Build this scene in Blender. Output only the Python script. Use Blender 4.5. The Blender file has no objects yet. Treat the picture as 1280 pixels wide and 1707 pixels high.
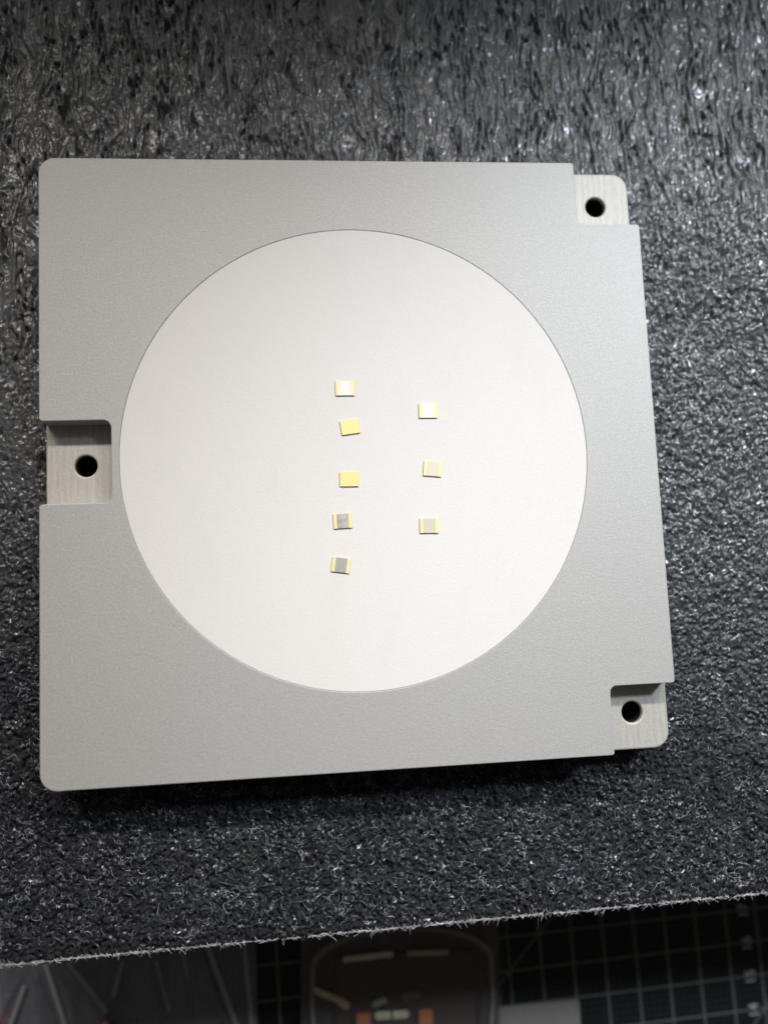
import bpy, bmesh, math, random
import numpy as np
from mathutils import Matrix, Vector

# all lengths below are in units of 2/3 mm; U turns them into metres
U = 0.001 * 2.0 / 3.0
sc = bpy.context.scene
C = bpy.data.collections.new('scene_things')
sc.collection.children.link(C)
random.seed(7)
RNG = np.random.default_rng(11)

# ------------------------------------------------------------------ camera
camd = bpy.data.cameras.new('camera')
cam = bpy.data.objects.new('camera', camd)
C.objects.link(cam)
camd.sensor_fit = 'VERTICAL'
camd.sensor_height = 24.0
camd.sensor_width = 18.0
camd.lens = 24.0 * 1420.0 / 1707.0
camd.clip_start = 0.005
camd.clip_end = 20.0
camd.dof.use_dof = True
camd.dof.focus_distance = 277 * U
camd.dof.aperture_fstop = 5.0
Rw = ((0.9939525453, -0.0441434082, 0.1005469897),
      (0.0332657855, 0.9936590619, 0.1074013789),
      (-0.1046504904, -0.1034070993, 0.9891184189))     # rows: camera axes in the world
M = Matrix([[Rw[0][i], Rw[1][i], Rw[2][i], 0] for i in range(3)] + [[0, 0, 0, 1]])
cam.matrix_world = Matrix.Translation(Vector((-21.471, -47.139, 269.961)) * U) @ M
sc.camera = cam

# ------------------------------------------------------------------ world: a dim room
w = bpy.data.worlds.new('World')
sc.world = w
w.use_nodes = True
nt = w.node_tree
bg = nt.nodes['Background']
tc = nt.nodes.new('ShaderNodeTexCoord')
sx = nt.nodes.new('ShaderNodeSeparateXYZ')
rp = nt.nodes.new('ShaderNodeValToRGB')
nt.links.new(tc.outputs['Generated'], sx.inputs[0])
mr = nt.nodes.new('ShaderNodeMapRange')
mr.inputs['From Min'].default_value = -1
mr.inputs['From Max'].default_value = 1
nt.links.new(sx.outputs['Y'], mr.inputs['Value'])
nt.links.new(mr.outputs['Result'], rp.inputs[0])
rp.color_ramp.elements[0].position = 0.30
rp.color_ramp.elements[0].color = (0.16, 0.15, 0.135, 1)
rp.color_ramp.elements[1].position = 0.80
rp.color_ramp.elements[1].color = (0.95, 0.95, 0.94, 1)
e_ = rp.color_ramp.elements.new(0.5)
e_.color = (0.30, 0.285, 0.265, 1)
nt.links.new(rp.outputs[0], bg.inputs['Color'])
bg.inputs['Strength'].default_value = 0.24

# ------------------------------------------------------------------ lamps: a row of bench lights up behind the plate, one light to the right
def spot(name, loc, aim, power, size, blend, radius, col):
    l = bpy.data.lights.new(name, 'SPOT')
    l.energy = power
    l.spot_size = math.radians(size)
    l.spot_blend = blend
    l.shadow_soft_size = radius * U
    l.color = col
    o = bpy.data.objects.new(name, l)
    C.objects.link(o)
    o.location = Vector(loc) * U
    o.rotation_euler = (Vector(aim) - Vector(loc)).to_track_quat('-Z', 'Y').to_euler()
    return o

KEY = 2.0
for i in range(9):
    x = -560 + 150 * i
    spot('bench_light', (x, 670, 755), (x * 0.25, -318, -17), KEY * (0.84 if i % 2 == 0 else 2.25), 37.4 if i % 2 == 0 else 36.8, 0.2 if i % 2 == 0 else 0.8, 42, (1.0, 0.95, 0.90))
spot('side_light', (560, 400, 755), (205, -25, -17), 13.0, 33, 0.65, 60, (0.78, 0.89, 1.0))

sc.view_settings.view_transform = 'Standard'
sc.view_settings.look = 'None'
sc.view_settings.exposure = 0.0
sc.view_settings.gamma = 1.0

# ------------------------------------------------------------------ helpers
def link(o, parent=None):
    C.objects.link(o)
    if parent is not None:
        o.parent = parent
    return o

def tag(o, label=None, cat=None, group=None, kind=None):
    if label: o['label'] = label
    if cat: o['category'] = cat
    if group: o['group'] = group
    if kind: o['kind'] = kind
    return o

def empty(name, loc=(0, 0, 0), rz=0.0):
    o = bpy.data.objects.new(name, None)
    o.empty_display_size = 0.005
    o.location = Vector(loc) * U
    o.rotation_euler = (0, 0, rz)
    C.objects.link(o)
    return o

def mesh_obj(name, bm, mat, parent=None, smooth=False):
    me = bpy.data.meshes.new(name)
    bmesh.ops.scale(bm, vec=(U, U, U), verts=bm.verts)
    bm.to_mesh(me)
    bm.free()
    me.materials.append(mat)
    if smooth:
        for p in me.polygons: p.use_smooth = True
    return link(bpy.data.objects.new(name, me), parent)

def np_mesh(name, V, F, mat, parent=None, smooth=True):
    V = np.asarray(V, np.float32) * U
    F = np.asarray(F, np.int32)
    me = bpy.data.meshes.new(name)
    k = F.shape[1]
    me.vertices.add(len(V)); me.vertices.foreach_set('co', V.ravel())
    me.loops.add(F.size); me.loops.foreach_set('vertex_index', F.ravel())
    me.polygons.add(len(F))
    me.polygons.foreach_set('loop_start', np.arange(0, F.size, k, dtype=np.int32))
    me.polygons.foreach_set('use_smooth', np.full(len(F), smooth))
    me.update(calc_edges=True)
    me.materials.append(mat)
    return link(bpy.data.objects.new(name, me), parent)

def add_box(bm, c, s, rz=0.0, bevel=0.0):
    r = bmesh.ops.create_cube(bm, size=1.0)
    vs = r['verts']
    bmesh.ops.scale(bm, vec=s, verts=vs)
    if bevel:
        es = list({e for v in vs for e in v.link_edges})
        rb = bmesh.ops.bevel(bm, geom=es, offset=bevel, segments=2, affect='EDGES')
        vs = list({v for f in rb['faces'] for v in f.verts} | {v for v in vs if v.is_valid})
    bmesh.ops.rotate(bm, cent=(0, 0, 0), matrix=Matrix.Rotation(rz, 3, 'Z'), verts=vs)
    bmesh.ops.translate(bm, vec=c, verts=vs)

def fillet(pts):
    """pts: (x, y, radius) corners -> outline with rounded corners"""
    out = []
    n = len(pts)
    for i in range(n):
        p = Vector(pts[i][:2]); r = pts[i][2]
        a = Vector(pts[i - 1][:2]); b = Vector(pts[(i + 1) % n][:2])
        if r <= 0:
            out.append(p); continue
        u = (a - p).normalized(); v = (b - p).normalized()
        ang = u.angle(v)
        t = r / math.tan(ang / 2)
        c = p + (u + v).normalized() * (r / math.sin(ang / 2))
        s = p + u * t; e = p + v * t
        a0 = math.atan2(s.y - c.y, s.x - c.x); a1 = math.atan2(e.y - c.y, e.x - c.x)
        d = (a1 - a0 + math.pi) % (2 * math.pi) - math.pi
        k = max(3, int(abs(d) / math.radians(7.5)))
        for j in range(k + 1):
            q = a0 + d * j / k
            out.append(Vector((c.x + r * math.cos(q), c.y + r * math.sin(q))))
    return out

def circle(cx, cy, r, n=96):
    return [Vector((cx + r * math.cos(2 * math.pi * i / n), cy + r * math.sin(2 * math.pi * i / n))) for i in range(n)]

def slab(name, loops, z0, z1, bevel, mat, parent=None):
    """flat slab with holes and chamfered rims, made from closed outlines"""
    cu = bpy.data.curves.new(name, 'CURVE')
    cu.dimensions = '2D'
    cu.fill_mode = 'BOTH'
    cu.extrude = (z1 - z0) / 2 - bevel
    cu.bevel_depth = bevel
    cu.bevel_resolution = 1
    cu.offset = -bevel
    for lp in loops:
        s = cu.splines.new('POLY')
        s.points.add(len(lp) - 1)
        for k, p in enumerate(lp):
            s.points[k].co = (p[0], p[1], 0, 1)
        s.use_cyclic_u = True
    tmp = bpy.data.objects.new('tmp', cu)
    C.objects.link(tmp)
    dg = bpy.context.evaluated_depsgraph_get()
    me = bpy.data.meshes.new_from_object(tmp.evaluated_get(dg))
    bpy.data.objects.remove(tmp)
    me.transform(Matrix.Translation((0, 0, (z0 + z1) / 2)))
    me.transform(Matrix.Scale(U, 4))
    me.materials.clear(); me.materials.append(mat)
    me.name = name
    for p in me.polygons: p.use_smooth = False
    return link(bpy.data.objects.new(name, me), parent)

# ------------------------------------------------------------------ materials
class NB:
    def __init__(s, name):
        s.m = bpy.data.materials.new(name); s.m.use_nodes = True
        s.t = s.m.node_tree; s.b = s.t.nodes['Principled BSDF']
    def n(s, typ, **kw):
        x = s.t.nodes.new(typ)
        for k, v in kw.items():
            if k.startswith('_'): setattr(x, k[1:], v)
            else: x.inputs[k.replace('__', ' ')].default_value = v
        return x
    def l(s, a, b): s.t.links.new(a, b)
    def p(s, **kw):
        for k, v in kw.items(): s.b.inputs[k.replace('__', ' ')].default_value = v
    def coord(s, scale=(1, 1, 1), rot=(0, 0, 0)):
        """object coordinates in build units"""
        tc = s.n('ShaderNodeTexCoord'); mp = s.n('ShaderNodeMapping')
        mp.inputs['Scale'].default_value = [k / U for k in scale]
        mp.inputs['Rotation'].default_value = rot
        s.l(tc.outputs['Object'], mp.inputs[0]); return mp.outputs[0]
    def noise(s, vec, scale, detail=2, rough=0.5):
        x = s.n('ShaderNodeTexNoise', Scale=scale, Detail=detail, Roughness=rough)
        s.l(vec, x.inputs['Vector']); return x.outputs['Fac']
    def ramp(s, fac, stops):
        r = s.n('ShaderNodeValToRGB'); e = r.color_ramp.elements
        e[0].position, e[0].color = stops[0][0], (*stops[0][1], 1)
        e[1].position, e[1].color = stops[1][0], (*stops[1][1], 1)
        for q, c in stops[2:]:
            k = e.new(q); k.color = (*c, 1)
        s.l(fac, r.inputs[0]); return r.outputs[0]
    def mixc(s, fac, a, b, mode='MIX'):
        m = s.n('ShaderNodeMix', _data_type='RGBA', _blend_type=mode)
        for sock, v in ((m.inputs[0], fac), (m.inputs[6], a), (m.inputs[7], b)):
            if hasattr(v, 'links') or hasattr(v, 'is_linked'): s.l(v, sock)
            elif isinstance(v, tuple): sock.default_value = (*v, 1)
            else: sock.default_value = v
        return m.outputs[2]
    def math(s, op, a, b=0.0, c=None):
        m = s.n('ShaderNodeMath', _operation=op)
        for i, v in enumerate((a, b, c)):
            if v is None: continue
            if hasattr(v, 'is_linked'): s.l(v, m.inputs[i])
            else: m.inputs[i].default_value = v
        return m.outputs[0]
    def bump(s, h, dist, strength=1.0):
        b = s.n('ShaderNodeBump', Strength=strength, Distance=dist * U)
        s.l(h, b.inputs['Height']); s.l(b.outputs[0], s.b.inputs['Normal']); return b

def g(v): return (v, v, v)

def mat_blasted():
    k = NB('blasted_aluminium')
    v = k.coord()
    spk = k.noise(v, 1.35, 2, 0.6)
    cloud = k.noise(v, 0.035, 2, 0.5)
    scr = k.noise(k.coord((0.5, 3.4, 1), (0, 0, 0.35)), 1.0, 3, 0.6)
    scr2 = k.noise(k.coord((3.2, 0.5, 1), (0, 0, 0.7)), 1.0, 3, 0.6)
    col = k.ramp(spk, [(0.25, (0.393, 0.379, 0.366)), (0.75, (0.49, 0.474, 0.457))])
    col = k.mixc(k.math('MULTIPLY', cloud, 0.55), col, (0.425, 0.424, 0.408))
    sc1 = k.ramp(k.math('MAXIMUM', scr, scr2), [(0.58, g(0)), (0.74, g(0.6))])
    col = k.mixc(sc1, col, (0.58, 0.56, 0.545))
    pits = k.ramp(k.noise(k.coord(), 0.7, 0, 0.5), [(0.07, g(0.85)), (0.12, g(1.0))])
    col = k.mixc(1.0, col, pits, 'MULTIPLY')
    k.l(col, k.b.inputs['Base Color'])
    k.p(Metallic=0.30, Roughness=0.56, Specular__IOR__Level=0.4)
    h = k.math('ADD', k.noise(v, 2.6, 3, 0.7), k.math('MULTIPLY', spk, 0.5))
    k.bump(h, 0.13, 0.55)
    return k.m

def mat_milled():
    k = NB('milled_aluminium')
    v = k.coord((1.9, 0.30, 1))
    st = k.noise(v, 1.0, 3, 0.65)
    wv = k.n('ShaderNodeTexWave', Scale=0.13, Distortion=7.0, Detail=2.0, _wave_type='BANDS')
    k.l(k.coord((1, 0.15, 1)), wv.inputs['Vector']); st2 = wv.outputs['Fac']
    fine = k.noise(k.coord((0.5, 3.0, 1)), 1.0, 2, 0.6)
    sp = k.noise(k.coord(), 1.6, 2, 0.6)
    col = k.ramp(st, [(0.3, (0.43, 0.405, 0.365)), (0.7, (0.54, 0.515, 0.47))])
    col = k.mixc(k.math('MULTIPLY', st2, 0.28), col, (0.62, 0.595, 0.545))
    col = k.mixc(k.math('MULTIPLY', sp, 0.35), col, (0.40, 0.385, 0.36))
    k.l(col, k.b.inputs['Base Color'])
    k.p(Metallic=0.3, Roughness=0.55)
    k.bump(k.math('ADD', k.math('MULTIPLY_ADD', st2, 0.3, st), k.math('MULTIPLY', fine, 0.5)), 0.2, 0.6)
    return k.m

def mat_disc():
    k = NB('white_ceramic')
    v = k.coord()
    a = k.noise(v, 1.6, 3, 0.65)
    b = k.noise(v, 0.05, 2, 0.5)
    col = k.ramp(a, [(0.3, (0.685, 0.660, 0.632)), (0.7, (0.735, 0.710, 0.680))])
    col = k.mixc(k.math('MULTIPLY', b, 0.5), col, (0.745, 0.715, 0.70))
    sm = k.noise(k.coord((1, 0.4, 1), (0, 0, 0.6)), 0.09, 4, 0.65)
    col = k.mixc(k.ramp(sm, [(0.55, g(0)), (0.75, g(0.4))]), col, (0.66, 0.65, 0.615))
    sp = k.ramp(k.noise(k.coord(), 0.9, 0, 0.5), [(0.08, g(0.9)), (0.12, g(1.0))])
    col = k.mixc(1.0, col, sp, 'MULTIPLY')
    k.l(col, k.b.inputs['Base Color'])
    k.p(Roughness=0.62, Specular__IOR__Level=0.35)
    k.bump(a, 0.12, 0.5)
    return k.m

def mat_foam():
    k = NB('black_foam_skin')
    v = k.coord()
    at = k.n('ShaderNodeAttribute', _attribute_name='stretch').outputs['Fac']
    a = k.noise(v, 0.9, 4, 0.7)
    hue = k.noise(v, 0.10, 3, 0.6)
    hue2 = k.noise(k.coord((1, 1, 1), (0, 0, 1.1)), 0.16, 3, 0.6)
    loose = k.ramp(a, [(0.35, (0.003, 0.0033, 0.0052)), (0.76, (0.015, 0.0162, 0.026))])
    tight = k.ramp(a, [(0.3, (0.020, 0.021, 0.023)), (0.74, (0.062, 0.064, 0.069))])  # paler than the loose skin, room reflection put into the colour
    col = k.mixc(at, loose, tight)
    col = k.mixc(k.ramp(hue, [(0.52, g(0.0)), (0.72, g(0.5))]), col, (0.020, 0.030, 0.018))
    col = k.mixc(k.ramp(hue2, [(0.54, g(0.0)), (0.74, g(0.5))]), col, (0.028, 0.028, 0.046))
    k.l(col, k.b.inputs['Base Color'])
    r = k.n('ShaderNodeMapRange'); k.l(k.noise(v, 0.8, 3, 0.6), r.inputs['Value'])
    r.inputs['To Min'].default_value = 0.22; r.inputs['To Max'].default_value = 0.50
    pr = k.n('ShaderNodeAttribute', _attribute_name='sheen_gloss').outputs['Fac']
    k.l(k.math('ADD', r.outputs[0], k.math('MULTIPLY_ADD', pr, -0.13, 0.16)), k.b.inputs['Roughness'])
    k.l(k.math('MULTIPLY_ADD', pr, 0.6, 0.4), k.b.inputs['Specular IOR Level'])
    k.p( Coat__Roughness=0.18, Coat__IOR=1.75)
    gl = k.ramp(k.noise(v, 0.28, 3, 0.6), [(0.52, g(0.0)), (0.66, g(1.0))])
    gl = k.math('MAXIMUM', gl, k.math('MULTIPLY', pr, 0.75))
    k.l(k.math('MULTIPLY', k.math('MULTIPLY_ADD', at, -0.5, 1.0), gl), k.b.inputs['Coat Weight'])
    h = k.math('ADD', k.noise(k.coord((1.0, 0.45, 1)), 1.5, 4, 0.75), k.math('MULTIPLY', k.noise(v, 3.2, 2, 0.6), 0.4))
    h = k.math('MULTIPLY', h, k.math('MULTIPLY_ADD', at, -0.3, 1.0))
    k.bump(h, 0.6, 1.0)
    return k.m

def plain(name, col, rough=0.5, metal=0.0, spec=0.5, var=0.12, scale=1.0, alpha=None, emis=None):
    k = NB(name)
    n = k.noise(k.coord(), scale, 3, 0.6)
    c = k.ramp(n, [(0.3, tuple(x * (1 - var) for x in col)), (0.7, tuple(min(1, x * (1 + var)) for x in col))])
    k.l(c, k.b.inputs['Base Color'])
    k.p(Roughness=rough, Metallic=metal, Specular__IOR__Level=spec)
    if alpha is not None: k.p(Alpha=alpha)
    return k.m

def mat_mat(pitch):
    """cutting mat print: centimetre grid, millimetre ticks, diagonals"""
    k = NB('cutting_mat_print')
    co = k.coord()
    s = k.n('ShaderNodeSeparateXYZ'); k.l(co, s.inputs[0])
    def lines(val, step, wid):
        q = k.math('DIVIDE', val, step)
        d = k.math('ABSOLUTE', k.math('SUBTRACT', k.math('FRACT', k.math('ADD', q, 0.5)), 0.5))
        return k.math('LESS_THAN', d, wid / step / 2)
    X, Y = s.outputs[0], s.outputs[1]
    big = k.math('MAXIMUM', lines(X, pitch, 1.1), lines(Y, pitch, 1.0))
    fine = k.math('MAXIMUM', lines(X, pitch / 5, 0.35), lines(Y, pitch / 5, 0.35))
    dia = lines(k.math('SUBTRACT', k.math('SUBTRACT', X, Y), pitch), pitch * 10, 1.3)
    base = k.ramp(k.noise(co, 0.5, 3, 0.6), [(0.3, (0.004, 0.0052, 0.0052)), (0.7, (0.007, 0.009, 0.009))])
    c = k.mixc(k.math('MULTIPLY', fine, 0.12), base, (0.20, 0.21, 0.20))
    c = k.mixc(k.math('MULTIPLY', k.math('MAXIMUM', big, dia), 0.75), c, (0.165, 0.168, 0.16))
    k.l(c, k.b.inputs['Base Color'])
    k.p(Roughness=0.6, Specular__IOR__Level=0.3)
    return k.m

def film(name, col, alpha, rough=0.25):
    k = NB(name)
    n = k.noise(k.coord((1, 0.35, 1)), 0.12, 4, 0.6)
    k.p(Base__Color=(*col, 1), Roughness=rough, Specular__IOR__Level=0.6)
    r = k.n('ShaderNodeMapRange'); k.l(n, r.inputs['Value'])
    r.inputs['From Min'].default_value = 0.3; r.inputs['From Max'].default_value = 0.7
    r.inputs['To Min'].default_value = alpha * 0.8; r.inputs['To Max'].default_value = min(1, alpha * 1.2)
    k.l(r.outputs[0], k.b.inputs['Alpha'])
    return k.m

M_top, M_mill, M_disc, M_foam = mat_blasted(), mat_milled(), mat_disc(), mat_foam()
M_fibre = plain('foam_fibre', (0.165, 0.175, 0.215), 0.25, spec=1.0, var=0.95, scale=0.45)
M_fibre_glint = plain('glint_foam_fibre', (0.50, 0.51, 0.55), 0.3, spec=0.8, var=0.5, scale=0.5)  # pale colour stands for glints on the black foam
M_fringe = plain('torn_foam_fibre', (0.50, 0.49, 0.51), 0.5, var=0.6, scale=0.4)
M_gold = plain('gold_plating', (0.95, 0.77, 0.33), 0.45, metal=0.25, var=0.04, scale=3)
M_gold_shade = plain('gold_flank_shade', (0.42, 0.34, 0.13), 0.5, metal=0.2, var=0.1, scale=3)  # darker copy of the gold, shade of the chip sides put into its colour

# ------------------------------------------------------------------ table and cutting mat
ZM = -133.5
bm = bmesh.new(); add_box(bm, (0, 0, ZM - 22), (1500, 1300, 38))
t = mesh_obj('table', bm, plain('table_top', (0.10, 0.085, 0.07), 0.5, scale=0.05)); tag(t, kind='structure')

MX, MY, MTH = 69.5, -203.6, 0.02723
PIT = 15.04
mat_root = empty('cutting_mat', (MX, MY, ZM), MTH)
tag(mat_root, 'dark green cutting mat with centimetre grid, out of focus below the foam edge', 'cutting mat')
# rectangle in grid cells; the numbers stand between the 8th and 9th line
def grid_rect(i0, i1, j0, j1):
    return fillet([(i0 * PIT, j0 * PIT, 5), (i1 * PIT, j0 * PIT, 5), (i1 * PIT, j1 * PIT, 5), (i0 * PIT, j1 * PIT, 5)])
slab('mat_sheet', [grid_rect(-21, 10.6, -16, 14)], -2.8, 0.0, 0.3, mat_mat(PIT), mat_root)
M_print = plain('mat_print', (0.42, 0.42, 0.41), 0.6, var=0.15)
for j, txt in enumerate(('17', '16', '15', '14', '13')):
    cu = bpy.data.curves.new('numeral', 'FONT')
    cu.body = txt; cu.size = 6.6; cu.align_x = 'CENTER'; cu.align_y = 'CENTER'
    cu.extrude = 0.02; cu.offset = 0.12
    tmp = bpy.data.objects.new('tmp', cu); C.objects.link(tmp)
    me = bpy.data.meshes.new_from_object(tmp.evaluated_get(bpy.context.evaluated_depsgraph_get()))
    bpy.data.objects.remove(tmp)
    me.transform(Matrix.Rotation(math.pi / 2, 4, 'Z')); me.transform(Matrix.Scale(U, 4))
    me.materials.clear(); me.materials.append(M_print)
    o = link(bpy.data.objects.new('numeral', me), mat_root)
    o.location = Vector((7.62 * PIT, -j * PIT - 0.4, 0.1)) * U

# ------------------------------------------------------------------ foam block with its crinkled skin
foam = empty('foam_block', (20, 20, ZM + 0.1))
tag(foam, 'thick black foam pad with crinkled fibrous skin under the metal plate', 'foam pad')
FO = Vector((20, 20, ZM + 0.1))
X0, X1, Y1 = -145.0, 250.0, 194.0
DX = 0.345
nx = int((X1 - X0) / DX) + 1
ny = int((Y1 + 154) / DX) + 1
def front(x): return -153.15 + 0.0088 * (x - 9)
xs = np.linspace(X0, X1, nx)
tt = np.linspace(0, 1, ny)
GX = np.broadcast_to(xs, (ny, nx)).copy()
GY = front(GX) + (Y1 - front(GX)) * tt[:, None]

def field(sx_, sy_, seed):
    r = np.random.default_rng(seed).standard_normal((ny, nx))
    ky = np.fft.fftfreq(ny, DX)[:, None]; kx = np.fft.rfftfreq(nx, DX)[None, :]
    f = np.fft.rfft2(r) * np.exp(-2 * (np.pi ** 2) * ((kx * sx_) ** 2 + (ky * sy_) ** 2))
    q = np.fft.irfft2(f, s=(ny, nx))
    return (q / q.std())

def warp(f, ax, ay):
    iy, ix = np.indices(f.shape)
    return f[np.clip((iy + ay / DX).astype(int), 0, ny - 1), np.clip((ix + ax / DX).astype(int), 0, nx - 1)]

wx = field(2.2, 4.0, 1) * 0.9
rid = warp(field(0.42, 3.2, 2), 0.55 * wx, wx * 0)
rid2 = warp(field(0.34, 1.1, 3), wx, wx * 0)
blob = warp(field(0.50, 0.80, 4), wx * 0.6, wx * 0.5)
blob2 = field(0.30, 0.36, 5)
big = field(3.5, 5.0, 6)
low = field(14, 18, 12)
crack = np.clip(1 - np.abs(rid) / 0.50, 0, 1) ** 1.2 * np.clip(0.55 + 0.45 * field(1.6, 5.0, 35), 0.0, 1)
crackb = np.clip(1 - np.abs(blob) / 0.30, 0, 1)
crackv = np.clip(1 - np.abs(warp(field(0.75, 3.4, 31), 1.2 * wx, wx)) / 0.36, 0, 1) * np.clip(0.45 + 0.7 * field(2.0, 4.5, 32), 0, 1)
# 1 = stretched skin with long creases (far side), 0 = fluffy
m = np.clip((GY - 0.25 * GX + 7 * low - 20) / 75, 0, 1)
m = np.maximum(m, 0.8 * np.clip((-85 - GX + 10 * low * 0.5) / 20, 0, 1) * np.clip((GY + 70) / 80, 0, 1))
fine = field(0.22, 0.28, 21)
streak = warp(field(0.27, 1.9, 22), wx, wx * 0)
H = m * (0.32 * rid + 0.20 * rid2 + 0.30 * streak - 4.6 * crack + 0.05 * blob2) + (1 - m) * (0.36 * blob + 0.55 * blob2 + 0.30 * rid2 - 1.3 * crackb + 0.38 * fine)
sheen = np.clip((GX - 60) / 40, 0, 1) * np.clip((GY + 110) / 90, 0, 1)      # smoother and glossier at the right, put in for its sheen
H = H - (1 - m) * sheen * (0.25 * blob2 + 0.22 * fine - 0.15 * blob)
H += 0.22 * big
H -= 3.4 * crackv * (1 - 0.7 * m) * np.clip((GY + 60) / 120, 0.15, 1) + 0.9 * np.clip(field(1.1, 2.2, 33) - 1.3, 0, 1.2)
H = np.clip(H, -5.5, 1.8)
base_z = -17.75 + 0.25 * low
GZ = base_z + (0.50 - 0.02 * np.maximum(m, sheen)) * H
ed = np.clip((GY - front(GX)) / 1.6, 0, 1)
GZ = GZ - (1 - ed) ** 2 * 0.9
under = (np.abs(GX) < 97) & (np.abs(GY) < 97)
GZ[under] = np.minimum(GZ[under], -17.15)
GYe = GY.copy()
GYe[0] += 0.5 * field(0.5, 1, 9)[0] + 0.35 * field(2.5, 1, 10)[0]
idx = np.arange(nx * ny).reshape(ny, nx)
quad = np.stack([idx[:-1, :-1], idx[:-1, 1:], idx[1:, 1:], idx[1:, :-1]], -1)
cx_ = 0.25 * (GX[:-1, :-1] + GX[1:, 1:]) * 2; cy_ = 0.25 * (GY[:-1, :-1] + GY[1:, 1:]) * 2
keep = ~((np.abs(cx_) < 81) & (np.abs(cy_) < 81))
quad = quad[keep]
V = np.stack([GX, GYe, GZ], -1).reshape(-1, 3)
used = np.zeros(len(V), bool); used[quad.ravel()] = True
remap = np.cumsum(used) - 1
V2 = V[used] - np.array(FO)
mU = m.reshape(-1)[used]; sU = np.maximum(m, sheen).reshape(-1)[used]
skin = np_mesh('foam_skin', V2, remap[quad], M_foam, foam, smooth=True)
at = skin.data.attributes.new('stretch', 'FLOAT', 'POINT')
at.data.foreach_set('value', mU.astype(np.float32))
at = skin.data.attributes.new('sheen_gloss', 'FLOAT', 'POINT')
at.data.foreach_set('value', sU.astype(np.float32))

# block below the skin
bm = bmesh.new()
ring = [(X0, front(X0) + 0.4), (X1, front(X1) + 0.4), (X1, Y1), (X0, Y1)]
lo = [bm.verts.new((x - FO.x, y - FO.y, 0)) for x, y in ring]
hi = [bm.verts.new((x - FO.x, y - FO.y, -19.6 - FO.z)) for x, y in ring]
bm.faces.new(lo[::-1]); bm.faces.new(hi)
for i in range(4):
    j = (i + 1) % 4
    bm.faces.new([lo[i], lo[j], hi[j], hi[i]])
mesh_obj('foam_core', bm, plain('foam_core', (0.02, 0.02, 0.022), 0.9, var=0.3), foam)

def fibres(name, P, heading, length, rad, lift, curl, mat, parent, seg=7):
    """thin three-sided curved tubes"""
    n = len(P)
    pts = np.zeros((n, seg, 3)); a = heading.copy(); p = P.copy()
    k = curl * RNG.standard_normal(n)
    s = np.linspace(0, 1, seg)
    for i in range(seg):
        pts[:, i, :] = p
        a = a + k / seg + 0.35 * RNG.standard_normal(n) * (curl > 0).astype(float) if np.ndim(curl) else a + k / seg + 0.3 * RNG.standard_normal(n)
        st = (length / (seg - 1))
        p = p + np.stack([np.cos(a) * st, np.sin(a) * st, np.zeros(n)], -1)
    pts[:, :, 2] += lift[:, None] * np.sin(np.pi * s)[None, :] + 0.06 * RNG.standard_normal((n, seg))
    d = np.gradient(pts, axis=1); d /= np.linalg.norm(d, axis=2, keepdims=True) + 1e-9
    up = np.array([0, 0, 1.0]); sd = np.cross(d, up); sd /= np.linalg.norm(sd, axis=2, keepdims=True) + 1e-9
    u2 = np.cross(sd, d)
    taper = (np.sin(np.pi * (0.12 + 0.76 * s)))[None, :, None] * rad[:, None, None]
    rings = np.stack([pts + taper * (math.cos(q) * sd + math.sin(q) * u2) for q in (math.pi / 2, math.pi * 7 / 6, math.pi * 11 / 6)], 2)
    V = rings.reshape(-1, 3)
    b = (np.arange(n)[:, None, None] * seg + np.arange(seg - 1)[None, :, None]) * 3
    q0 = np.arange(3)[None, None, :]; q1 = (q0 + 1) % 3
    F = np.stack([b + q0, b + q1, b + 3 + q1, b + 3 + q0], -1).reshape(-1, 4)
    return np_mesh(name, V, F, mat, parent)

def zat(x, y):
    ix = np.clip(((x - X0) / DX).astype(int), 0, nx - 1)
    t_ = (y - front(x)) / (Y1 - front(x))
    iy = np.clip((t_ * (ny - 1)).astype(int), 0, ny - 1)
    return GZ[iy, ix]

NF = 42000
fx = RNG.uniform(-124, 180, NF); fy = RNG.uniform(-150, 150, NF)
ix = np.clip(((fx - X0) / DX).astype(int), 0, nx - 1)
iy = np.clip(((fy - front(fx)) / (Y1 - front(fx)) * (ny - 1)).astype(int), 0, ny - 1)
prob = np.clip(1.0 - 1.15 * m[iy, ix], 0, 1) ** 1.3
ok = (RNG.random(NF) < prob) & ~((np.abs(fx) < 99.8) & (np.abs(fy) < 99.8))
fx, fy = fx[ok], fy[ok]; n = len(fx)
P = np.stack([fx, fy, zat(fx, fy) + 0.05], -1) - np.array(FO)
f1 = fibres('fibre', P, RNG.uniform(0, 2 * np.pi, n), RNG.gamma(2.2, 0.85, n) + 0.6, RNG.uniform(0.05, 0.12, n), RNG.uniform(0.1, 0.7, n), 4.0, M_fibre, foam)
tag(f1, kind='stuff')
# curled strands in tufts, coloured pale to stand for glints
cl = field(1.6, 1.6, 41)[iy, ix][ok]
pick = (cl > 0.7) & (RNG.random(n) < 0.6)
P3 = P[pick]; n3 = len(P3)
f3 = fibres('glint_fibre', P3 + np.array([0, 0, 0.15]), RNG.uniform(0, 2 * np.pi, n3), RNG.gamma(2.0, 0.65, n3) + 0.5, RNG.uniform(0.05, 0.12, n3), RNG.uniform(0.1, 0.6, n3), 3.5, M_fibre_glint, foam)
tag(f3, kind='stuff')
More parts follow.
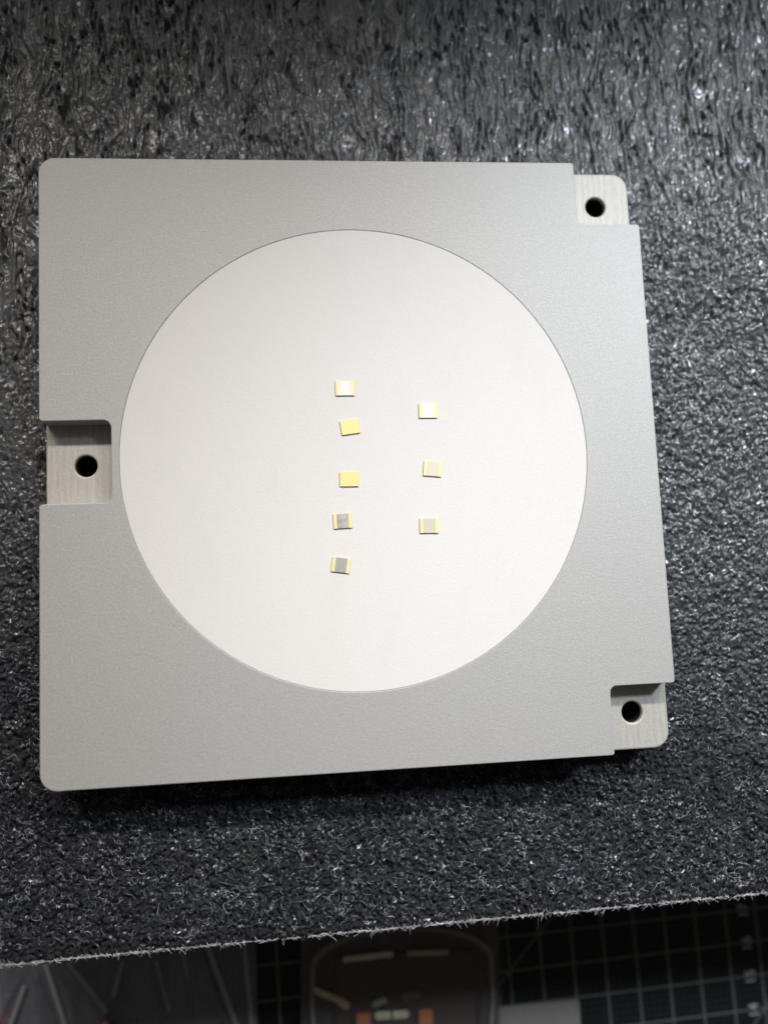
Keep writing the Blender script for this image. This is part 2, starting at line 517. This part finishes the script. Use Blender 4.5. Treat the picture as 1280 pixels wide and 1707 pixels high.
# torn light fringe along the near edge
NE = 2100
ex = RNG.uniform(-130, 170, NE)
ey = front(ex) + RNG.normal(0.22, 0.13, NE)
P = np.stack([ex, ey, np.full(NE, -17.9) + RNG.normal(0, 0.15, NE)], -1) - np.array(FO)
hd = np.where(RNG.random(NE) < 0.975, RNG.normal(0.0, 0.08, NE) + np.pi * RNG.integers(0, 2, NE), RNG.uniform(0, 2 * np.pi, NE))
f2 = fibres('edge_fibre', P, hd, RNG.gamma(2.5, 0.38, NE) + 0.35, RNG.uniform(0.05, 0.10, NE), RNG.uniform(0.0, 0.25, NE), 0.7, M_fringe, foam)
tag(f2, 'pale torn fibres along the near edge of the foam', kind='stuff')

# ------------------------------------------------------------------ machined plate
W = 99.4
D = 7.62
plate = empty('machined_plate', (0, 0, -17.1))
tag(plate, 'square matt grey aluminium plate with a white round pad and three bolt ledges', 'metal plate')
N = 77.6
top_outline = fillet([(-W, -W, 5.2), (N, -W, 0.9), (N, -N - 0.1, 2.2), (W, -N - 0.1, 0.9), (W, N - 0.2, 0.9), (N, N - 0.2, 2.2),
                      (N, W, 0.9), (-W, W, 5.2), (-W, 13.05, 1.3), (-N, 13.05, 2.6), (-N, -13.05, 2.2), (-W, -13.05, 1.3)])
DZ = 17.1
slab('upper_slab', [top_outline, circle(0, 0, 75.24, 256)], DZ - D, DZ, 0.25, M_top, plate)
base_outline = fillet([(-W, -W, 5.2), (W, -W, 5.4), (W, W, 5.4), (-W, W, 5.2)])
holes = [(-87.1, -0.15), (87.3, 87.2), (87.3, -87.4)]
slab('base_slab', [base_outline] + [circle(x, y, 3.5, 48) for x, y in holes], 0.0, DZ - D - 0.01, 0.5, M_mill, plate)
slab('round_pad', [circle(0, 0, 75.16, 256)], DZ - D + 0.3, DZ - 0.02, 0.05, M_disc, plate)

M_hole_shade = plain('hole_shade_black', (0.012, 0.011, 0.011), 0.6, spec=0.2)  # black sleeve added in each hole, standing in for its deep shade
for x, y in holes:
    slab('hole_shade_liner', [circle(x, y, 3.49, 48), circle(x, y, 3.25, 48)], 0.2, DZ - D - 1.5, 0.03, M_hole_shade, plate)

# ------------------------------------------------------------------ the chips on the pad
M_white = plain('white_pad', (0.84, 0.825, 0.78), 0.4, var=0.02, scale=2)
M_grey = plain('grey_metal_pad', (0.50, 0.475, 0.44), 0.42, metal=0.3, var=0.30, scale=0.7)
M_grey2 = plain('smooth_grey_pad', (0.44, 0.41, 0.40), 0.45, metal=0.2, var=0.03, scale=1.6)
M_pale = plain('pale_beige_pad', (0.72, 0.66, 0.55), 0.45, var=0.05, scale=2)
M_tan = plain('tan_pad', (0.63, 0.57, 0.48), 0.45, var=0.06, scale=2)
M_gs = plain('pale_gold_strip', (0.93, 0.78, 0.38), 0.45, metal=0.15, var=0.05, scale=3)
TH = 0.46
ZT = -0.03
def chip(cx, cy, ww, hh, ang, centre, label):
    r = empty('chip', (cx, cy, ZT), math.radians(ang))
    tag(r, label, 'chip', 'small plated chips lying on the white pad')
    bm = bmesh.new(); add_box(bm, (0, 0, TH / 2), (ww, hh, TH), 0, 0.05)
    mesh_obj('substrate', bm, M_gold_shade if centre is not None else M_gold_shade, r)
    if centre is None:
        bm = bmesh.new(); add_box(bm, (0, 0, TH + 0.03), (ww - 0.08, hh - 0.08, 0.09), 0, 0.03)
        mesh_obj('gold_cap', bm, M_gold, r)
        return
    e = 1.0
    for s in (-1, 1):
        bm = bmesh.new(); add_box(bm, (s * (ww / 2 - e / 2 - 0.03), 0, TH + 0.03), (e, hh - 0.06, 0.09), 0, 0.025)
        mesh_obj('electrode', bm, M_gs, r)
    bm = bmesh.new(); add_box(bm, (0, 0, TH + 0.02), (ww - 2 * e - 0.10, hh - 0.10, 0.08), 0, 0.025)
    mesh_obj('centre_pad', bm, centre, r)

chip(-3.85, 21.7, 6.0, 4.85, -0.6, M_white, 'white chip with two gold ends, at the top of the left column')
chip(-2.71, 8.9, 5.9, 4.6, 7.0, None, 'all gold chip turned slightly, directly under the white chip of the left column')
chip(-3.68, -8.1, 5.9, 4.6, -1.2, None, 'all gold chip lying straight, above the two grey chips')
chip(-6.22, -21.4, 5.85, 4.7, 1.8, M_grey, 'mottled grey chip with gold ends, below the straight gold chip')
chip(-7.36, -35.4, 5.7, 4.65, -9.5, M_grey2, 'smooth grey chip tilted clockwise, lowest of all the chips')
chip(22.92, 13.75, 5.95, 4.8, -0.8, M_white, 'white chip with two gold ends, at the top of the right column')
chip(23.43, -5.5, 5.85, 4.75, -6.3, M_pale, 'pale beige chip with gold ends, middle of the right column')
chip(21.45, -23.9, 6.05, 4.75, -1.6, M_tan, 'tan grey chip with gold ends, bottom of the right column')

# ------------------------------------------------------------------ out of focus things on the cutting mat
# crumpled clear bag at the left
bag = empty('plastic_bag', (-95, -215, ZM + 0.2))
tag(bag, 'crumpled grey see-through plastic bag on the cutting mat, bottom left', 'plastic bag')
bx, by = np.meshgrid(np.linspace(-78, 50, 150), np.linspace(-50, 62, 110))
hh = 5.5 + 1.6 * np.sin(bx * 0.11 + 1.5 * np.sin(by * 0.05)) + 1.1 * np.sin(by * 0.13 + bx * 0.05)
for (xa, ya, xb, yb, am) in ((-42, 14, -34, -9, 3.0), (28, 14, 40, -20, 3.2), (6, 11, 11, -10, 2.2), (-30, 12, -14, -4, 1.8), (-14, -3, -5, 14, 1.8), (-62, -8, -52, 10, 1.6), (44, 30, 46, -30, 1.5), (17, 20, 20, -2, 1.3)):
    dx, dy = xb - xa, yb - ya; L = math.hypot(dx, dy)
    tt_ = ((bx - xa) * dx + (by - ya) * dy) / L ** 2
    dd = np.abs((bx - xa) * dy - (by - ya) * dx) / L
    hh += am * np.exp(-dd / 0.9) * np.exp(-np.clip(np.abs(tt_ - 0.5) - 0.5, 0, 9) * 4)
ed_ = np.minimum.reduce([bx + 78, 50 - bx, by + 50, 62 - by])
hh = hh * np.clip(ed_ / 8, 0.05, 1)
ii = np.arange(bx.size).reshape(bx.shape)
F = np.stack([ii[:-1, :-1], ii[:-1, 1:], ii[1:, 1:], ii[1:, :-1]], -1).reshape(-1, 4)
np_mesh('bag_film', np.stack([bx, by, hh], -1).reshape(-1, 3), F, film('bag_film', (0.30, 0.30, 0.34), 0.5, 0.3), bag)
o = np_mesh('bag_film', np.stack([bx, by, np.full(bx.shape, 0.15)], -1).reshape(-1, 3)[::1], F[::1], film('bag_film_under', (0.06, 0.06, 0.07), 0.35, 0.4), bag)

M_fold_light = film('bag_fold_light', (0.55, 0.55, 0.58), 0.45, 0.3)  # pale strips added on the film to paint the light on its creases
for xa, ya, xb, yb, wd in ((-133.7, -194, -125, -222, 1.6), (-65.6, -192, -53.5, -228, 1.9), (-87.4, -197, -82, -219, 1.4), (-124, -195, -108, -217, 1.5),
                           (-101, -196, -105.5, -211, 1.4), (-50, -188, -47, -228, 1.6), (-148, -219, -142, -203, 1.8), (-77, -190, -74, -206, 1.2)):
    L = math.hypot(xb - xa, yb - ya); a_ = math.atan2(yb - ya, xb - xa)
    bm = bmesh.new()
    add_box(bm, ((xa + xb) / 2 + 95, (ya + yb) / 2 + 215, 8.0), (L, wd, 1.4), a_, 0.5)
    mesh_obj('fold_light', bm, M_fold_light, bag)

M_red = plain('dark_red_plastic', (0.30, 0.05, 0.04), 0.4)
M_tip = plain('pale_tip', (0.9, 0.58, 0.55), 0.4)
def red_cap(cx, cy, label):
    r = empty('wire_cap', (cx, cy, ZM + 1)); tag(r, label, 'cap', 'red caps seen through the plastic bag')
    bm = bmesh.new()
    bmesh.ops.create_cone(bm, cap_ends=True, segments=24, radius1=7.5, radius2=5.2, depth=9)
    bmesh.ops.bevel(bm, geom=list(bm.edges), offset=0.5, segments=2, affect='EDGES')
    bmesh.ops.translate(bm, vec=(0, 0, 4.5), verts=bm.verts)
    mesh_obj('cap_shell', bm, M_red, r)
    bm = bmesh.new(); bmesh.ops.create_uvsphere(bm, u_segments=16, v_segments=10, radius=1.3)
    bmesh.ops.translate(bm, vec=(1.5, 7.6, 8.5), verts=bm.verts)
    mesh_obj('tip', bm, M_tip, r, True)
red_cap(-110, -229, 'dark red cap with a pale dot, seen through the plastic bag near its middle')
red_cap(-157, -222, 'dark red cap at the left edge of the photo, seen through the plastic bag')

# clear module box in the middle
box = empty('module_box', (19.5, -211, ZM + 0.2), -0.035)
tag(box, 'smoky see-through plastic box with rounded lid lip, bottom centre below the foam edge', 'plastic box')
M_box = film('smoky_box', (0.10, 0.09, 0.085), 0.8, 0.3)
M_lid = film('clear_lid', (0.22, 0.19, 0.18), 0.10, 0.2)
M_rim = film('box_rim', (0.30, 0.29, 0.29), 0.6, 0.3)
bh = 9.0
slab('box_base', [fillet([(-45, -62, 4), (45, -62, 4), (45, 40, 4), (-45, 40, 4)])], 0.0, 1.2, 0.3, M_box, box)
slab('box_lid', [fillet([(-45, -62, 4), (45, -62, 4), (45, 40, 4), (-45, 40, 4)])], bh - 1.0, bh, 0.3, M_lid, box)
# the lid's raised lip: arc over the top with straight flanks
arc_o = [(-37, -60), (37, -60), (41, -10)] + [(41 * math.cos(a), 2 + 17.5 * math.sin(a) ** 0.8) for a in np.linspace(0.15, math.pi - 0.15, 40)] + [(-41, -10)]
arc_i = [(p[0] * 0.955, p[1] - (1.7 if p[1] > -50 else -2)) for p in arc_o]
slab('lid_lip', [[Vector(p) for p in arc_o], [Vector(p) for p in arc_i]], bh + 0.02, bh + 1.6, 0.3, M_rim, box)
M_dark = plain('module_black', (0.075, 0.058, 0.05), 0.5)
M_bar = plain('pale_bar', (0.92, 0.86, 0.62), 0.45, var=0.2)
M_bar2 = plain('dim_bar', (0.62, 0.52, 0.36), 0.45, var=0.2)
M_cop = plain('copper_post', (0.85, 0.32, 0.13), 0.4, metal=0.3)
M_brass = plain('brass_contact', (0.85, 0.74, 0.34), 0.4, metal=0.4, var=0.3, scale=0.3)
mod = empty('module', (18.9, -214.2, ZM + 0.2), -0.035)
tag(mod, 'dark electronic module with pale bars and two copper posts inside the clear box', 'module')
T0 = 1.35
bm = bmesh.new(); add_box(bm, (2, -22, T0 + 1.4), (62, 62, 2.4), 0, 0.4); mesh_obj('module_body', bm, M_dark, mod)
bm = bmesh.new(); add_box(bm, (-14.5, 8.6, T0 + 2.9), (22.5, 2.4, 1.0), 0.06, 0.3); mesh_obj('bar', bm, M_bar, mod)
bm = bmesh.new(); add_box(bm, (12.5, 9.0, T0 + 2.9), (19, 2.2, 1.0), -0.03, 0.3); mesh_obj('bar', bm, M_bar2, mod)
for px in (-17.0, 10.8):
    bm = bmesh.new(); add_box(bm, (px, -21.5, T0 + 4.0), (6.4, 14, 3.0), 0, 0.5); mesh_obj('post', bm, M_cop, mod)
bm = bmesh.new(); add_box(bm, (-33, -6.4, T0 + 3.6), (15, 2.6, 1.6), -0.42, 0.5); mesh_obj('contact', bm, M_brass, mod)
bm = bmesh.new(); add_box(bm, (-25.5, -10.2, T0 + 3.9), (5.5, 3.6, 1.8), -0.6, 0.7); mesh_obj('contact', bm, plain('rosy_solder', (0.85, 0.62, 0.45), 0.4, metal=0.3), mod)
bm = bmesh.new(); add_box(bm, (-9.5, -10.6, T0 + 3.6), (7, 2.6, 1.4), 0.3, 0.6); mesh_obj('contact', bm, plain('green_contact', (0.55, 0.60, 0.38), 0.4, var=0.3), mod)
for px in (-8, -0.5):
    bm = bmesh.new(); add_box(bm, (px, -16.2, T0 + 3.8), (8, 3.4, 1.4), 0, 0.8); mesh_obj('contact', bm, plain('pale_contact', (0.95, 0.88, 0.58), 0.4, var=0.2), mod)
bm = bmesh.new(); add_box(bm, (4.5, -8.2, T0 + 3.6), (8.5, 4, 1.6), 0.15, 1.0); mesh_obj('contact', bm, plain('mauve_lump', (0.20, 0.16, 0.155), 0.5, var=0.4), mod)

# grey card at the right of the box
card = slab('paper_card', [fillet([(-60, -60, 1.5), (33, -60, 1.5), (33, 0, 1.5), (-60, 0, 1.5)])], 0.0, 0.5, 0.1, plain('grey_card', (0.27, 0.25, 0.22), 0.7, var=0.06, scale=0.3))
card.location = Vector((68.3, -233.6, ZM + 0.15)) * U
card.rotation_euler = (0, 0, -0.0)
tag(card, 'plain light grey card lying on the cutting mat beside the box', 'card')
